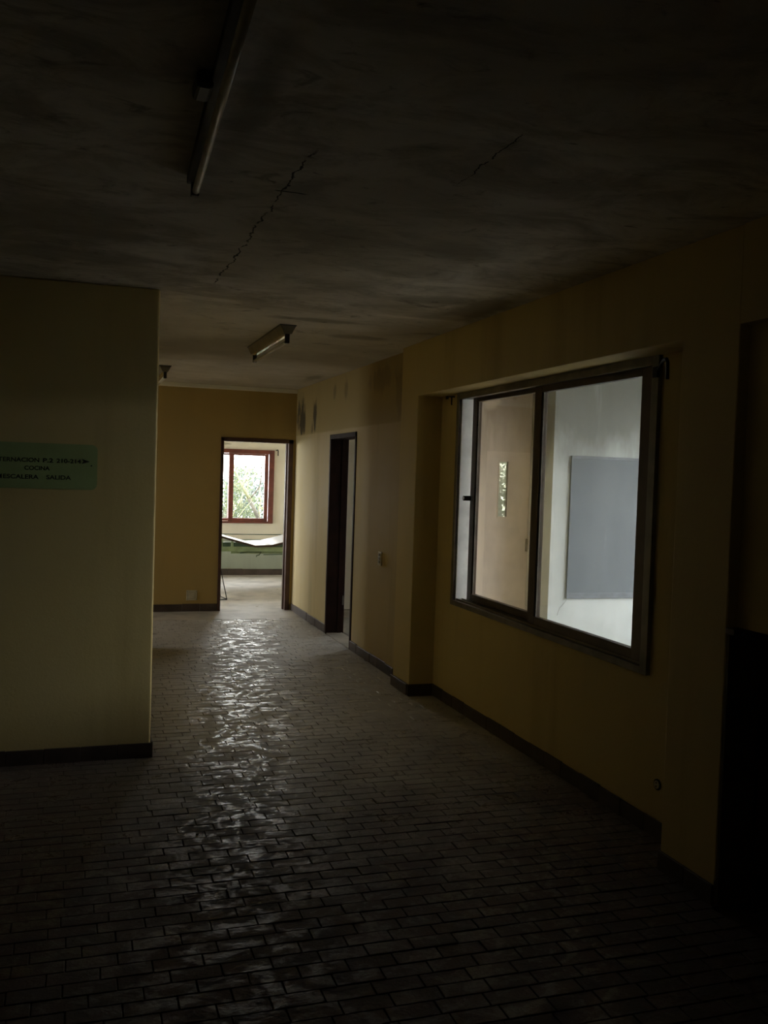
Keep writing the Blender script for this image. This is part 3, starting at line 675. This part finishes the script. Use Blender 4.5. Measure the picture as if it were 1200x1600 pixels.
arrow([(-.384, 1.577), (-.384, 1.603), (-.42, 1.590)], 'arrow')
MB().tube([(.076, YB-.012, 1.660), (.076, YB-.007, 1.660)], .004, 8).build('screw', M['black_metal'], sg)

# ------------------------------------------------------------------ electrical bits
so = empty('wall_socket', (1.307, YF, .13)); tag(so, 'yellowed square socket plate low on the end wall', 'socket')
B(1.245, 1.370, YF-.008, YF, .130, .250).build('plate', M['plate'], so, bevel=.004)
B(1.275, 1.340, YF-.013, YF-.008, .152, .228).build('insert', M['plate'], so, bevel=.003)
for a, b in ((1.252, .145), (1.252, .235), (1.360, .145), (1.360, .235)): MB().tube([(a, YF-.010, b), (a, YF-.006, b)], .004, 8).build('screw', M['black_metal'], so)
sw = empty('light_switch', (X0, 7.595, .885)); tag(sw, 'narrow yellowed light switch on the wall beside the side door', 'switch')
B(X0-.012, X0, 7.55, 7.64, .885, 1.003).build('plate', M['plate'], sw, bevel=.003)
for z in (.905, .935, .965): B(X0-.017, X0-.012, 7.575, 7.615, z, z+.022).build('rocker', M['enamel'], sw, bevel=.002)
rs = empty('round_socket', (X2, 3.672, .225)); tag(rs, 'small round dark socket low on the wall beside the near pillar', 'socket')
MB().tube([(X2-.006, 3.672, .248), (X2+.0, 3.672, .248)], .026, 20).build('ring', M['black_metal'], rs)
MB().tube([(X2-.009, 3.672, .248), (X2-.004, 3.672, .248)], .019, 20).build('insert', M['plate'], rs)
for z in (.240, .257): MB().tube([(X2-.0105, 3.672, z), (X2-.008, 3.672, z)], .0045, 8).build('hole', M['socket_black'], rs)

# ------------------------------------------------------------------ paint flakes on the floor
def flake(x, y, r, lab, z=0.0):
    n = 6; P = []
    for i in range(n):
        a = 2*math.pi*i/n + random.uniform(-.3, .3); q = r*random.uniform(.6, 1.2); P.append((x+q*math.cos(a), y+q*.7*math.sin(a)))
    o = MB().prism(P, 2, z, z+.004).build('paint_flake', M['flake'])
    tag(o, lab[0], 'flake', lab[1])
FR = ('small white paint flake lying on the far room floor', 'paint flakes on the far room floor')
for x, y in ((2.28, 12.35), (2.62, 12.52), (2.02, 12.0), (2.38, 11.75), (2.30, 13.3), (2.75, 13.0), (2.0, 12.75), (2.55, 11.45), (2.15, 11.35), (2.72, 12.1), (1.95, 13.4)):
    flake(x, y, random.uniform(.014, .034), FR)
CR = ('tiny pale plaster crumb lying on the brown corridor tiles', 'plaster crumbs on the corridor tiles')
for x, y in ((2.29, 7.06), (2.23, 5.7), (1.33, 4.8), (.33, 4.55), (1.85, 4.3), (.55, 4.2), (1.9, 8.6), (.9, 3.5)):
    flake(x, y, random.uniform(.006, .010), CR, .001)

# ------------------------------------------------------------------ trees outside
def leaves(name, mat, parent, clusters, size):
    m = MB()
    for (cx, cy, cz, rx, ry, rz, n) in clusters:
        for _ in range(n):
            while True:
                a, b, d = (random.uniform(-1, 1) for _ in range(3))
                if a*a+b*b+d*d < 1: break
            p = Vector((cx+a*rx, cy+b*ry, cz+d*rz)); l = size*random.uniform(.6, 1.3)
            u = Vector((random.gauss(0, 1), random.gauss(0, 1), random.gauss(0, 1))).normalized(); v = u.orthogonal().normalized()
            q = len(m.v); m.v += [tuple(p-u*l), tuple(p+v*l*.42), tuple(p+u*l), tuple(p-v*l*.42)]; m.f.append((q, q+1, q+2, q+3))
    return tag(m.build(name, mat, parent), kind='stuff')
t1 = empty('tree', (3.6, 18.1, -3.3)); tag(t1, 'bare crooked tree with thin pale branches right outside the far window', 'tree')
MB().tube([(3.9, 18.1, -3.3), (3.72, 18.1, -1.0), (3.56, 18.05, .35), (3.36, 18, .83), (3.19, 18, 1.14)], [.11, .09, .055, .042, .034], 8).build('trunk', M['bark'], t1, smooth=True)
MB().tube([(3.19, 18, 1.14), (3.05, 18, 1.40), (2.92, 17.98, 1.67), (2.72, 17.9, 2.2), (2.6, 17.9, 2.8)], [.028, .022, .018, .014, .008], 6).build('branch', M['vine'], t1, smooth=True)
MB().tube([(3.20, 18, 1.13), (3.30, 18, 1.25), (3.40, 18, 1.38), (3.425, 18, 1.56), (3.42, 18, 1.73), (3.45, 18, 1.90), (3.5, 18, 2.4)], [.02, .017, .016, .014, .013, .011, .006], 6).build('branch', M['bark'], t1, smooth=True)
MB().tube([(3.12, 18, 1.26), (3.17, 18.0, 1.38), (3.16, 18, 1.50), (3.11, 18, 1.62), (3.2, 18, 1.8)], [.012, .011, .010, .008, .005], 6).build('branch', M['vine'], t1, smooth=True)
MB().tube([(3.42, 18, .6), (3.40, 18, .95), (3.43, 18, 1.1), (3.395, 18, 1.3), (3.41, 18, 1.45)], [.018, .016, .014, .012, .008], 6).build('branch', M['vine'], t1, smooth=True)
for i in range(16):
    x = random.uniform(2.85, 3.45); z = random.uniform(.75, 1.5); a = random.uniform(-.25, .25); y = random.uniform(17.7, 18.3)
    MB().tube([(x, y, z), (x+a*.5+random.uniform(-.04, .04), y, z+.15), (x+a+random.uniform(-.05, .05), y, z+.32)], [.008, .006, .003], 5).build('twig', M['vine'], t1, smooth=True)
MB().tube([(3.08, 18.0, 1.765), (3.25, 18, 1.75), (3.46, 18, 1.755)], [.006, .006, .005], 5).build('twig', M['bark'], t1)
MB().tube([(3.15, 18.0, 1.63), (3.28, 18, 1.62), (3.44, 18, 1.625)], [.005, .005, .004], 5).build('twig', M['bark'], t1)
leaves('foliage', M['leaf'], t1, [(2.95, 18.4, 1.25, .22, .3, .55, 620), (3.05, 18.5, .85, .40, .3, .22, 420), (3.4, 18.5, .95, .2, .3, .3, 200), (3.0, 18.4, 1.8, .22, .2, .22, 170), (3.3, 18.6, 1.65, .22, .3, .22, 90), (3.2, 18.5, 1.4, .15, .3, .3, 120)], .035)
t2 = empty('tree', (3.2, 23.5, -3.3)); tag(t2, 'hazy blue green leafy tree farther behind the bare branches', 'tree')
MB().tube([(3.3, 23.5, -3.3), (3.4, 23.5, -1), (3.6, 23.5, .6), (3.9, 23.6, 1.6)], [.14, .12, .09, .04], 8).build('trunk', M['bark'], t2, smooth=True)
leaves('foliage', M['leaf_far'], t2, [(4.1, 23.6, 1.0, .7, .6, .8, 1500), (2.5, 23.8, .7, .9, .6, .9, 1500), (3.3, 23.6, .2, 1.6, .6, .6, 1200)], .075)
t3 = empty('tree', (7.4, 15.5, -3.3)); tag(t3, 'leafy green tree glimpsed through the narrow glass slot', 'tree')
MB().tube([(7.4, 15.5, -3.3), (7.45, 15.5, 0), (7.3, 15.5, 1.8)], [.14, .1, .04], 8).build('trunk', M['bark'], t3, smooth=True)
leaves('foliage', M['leaf'], t3, [(7.3, 15.5, 1.3, 1.3, .8, 1.2, 2600)], .07)
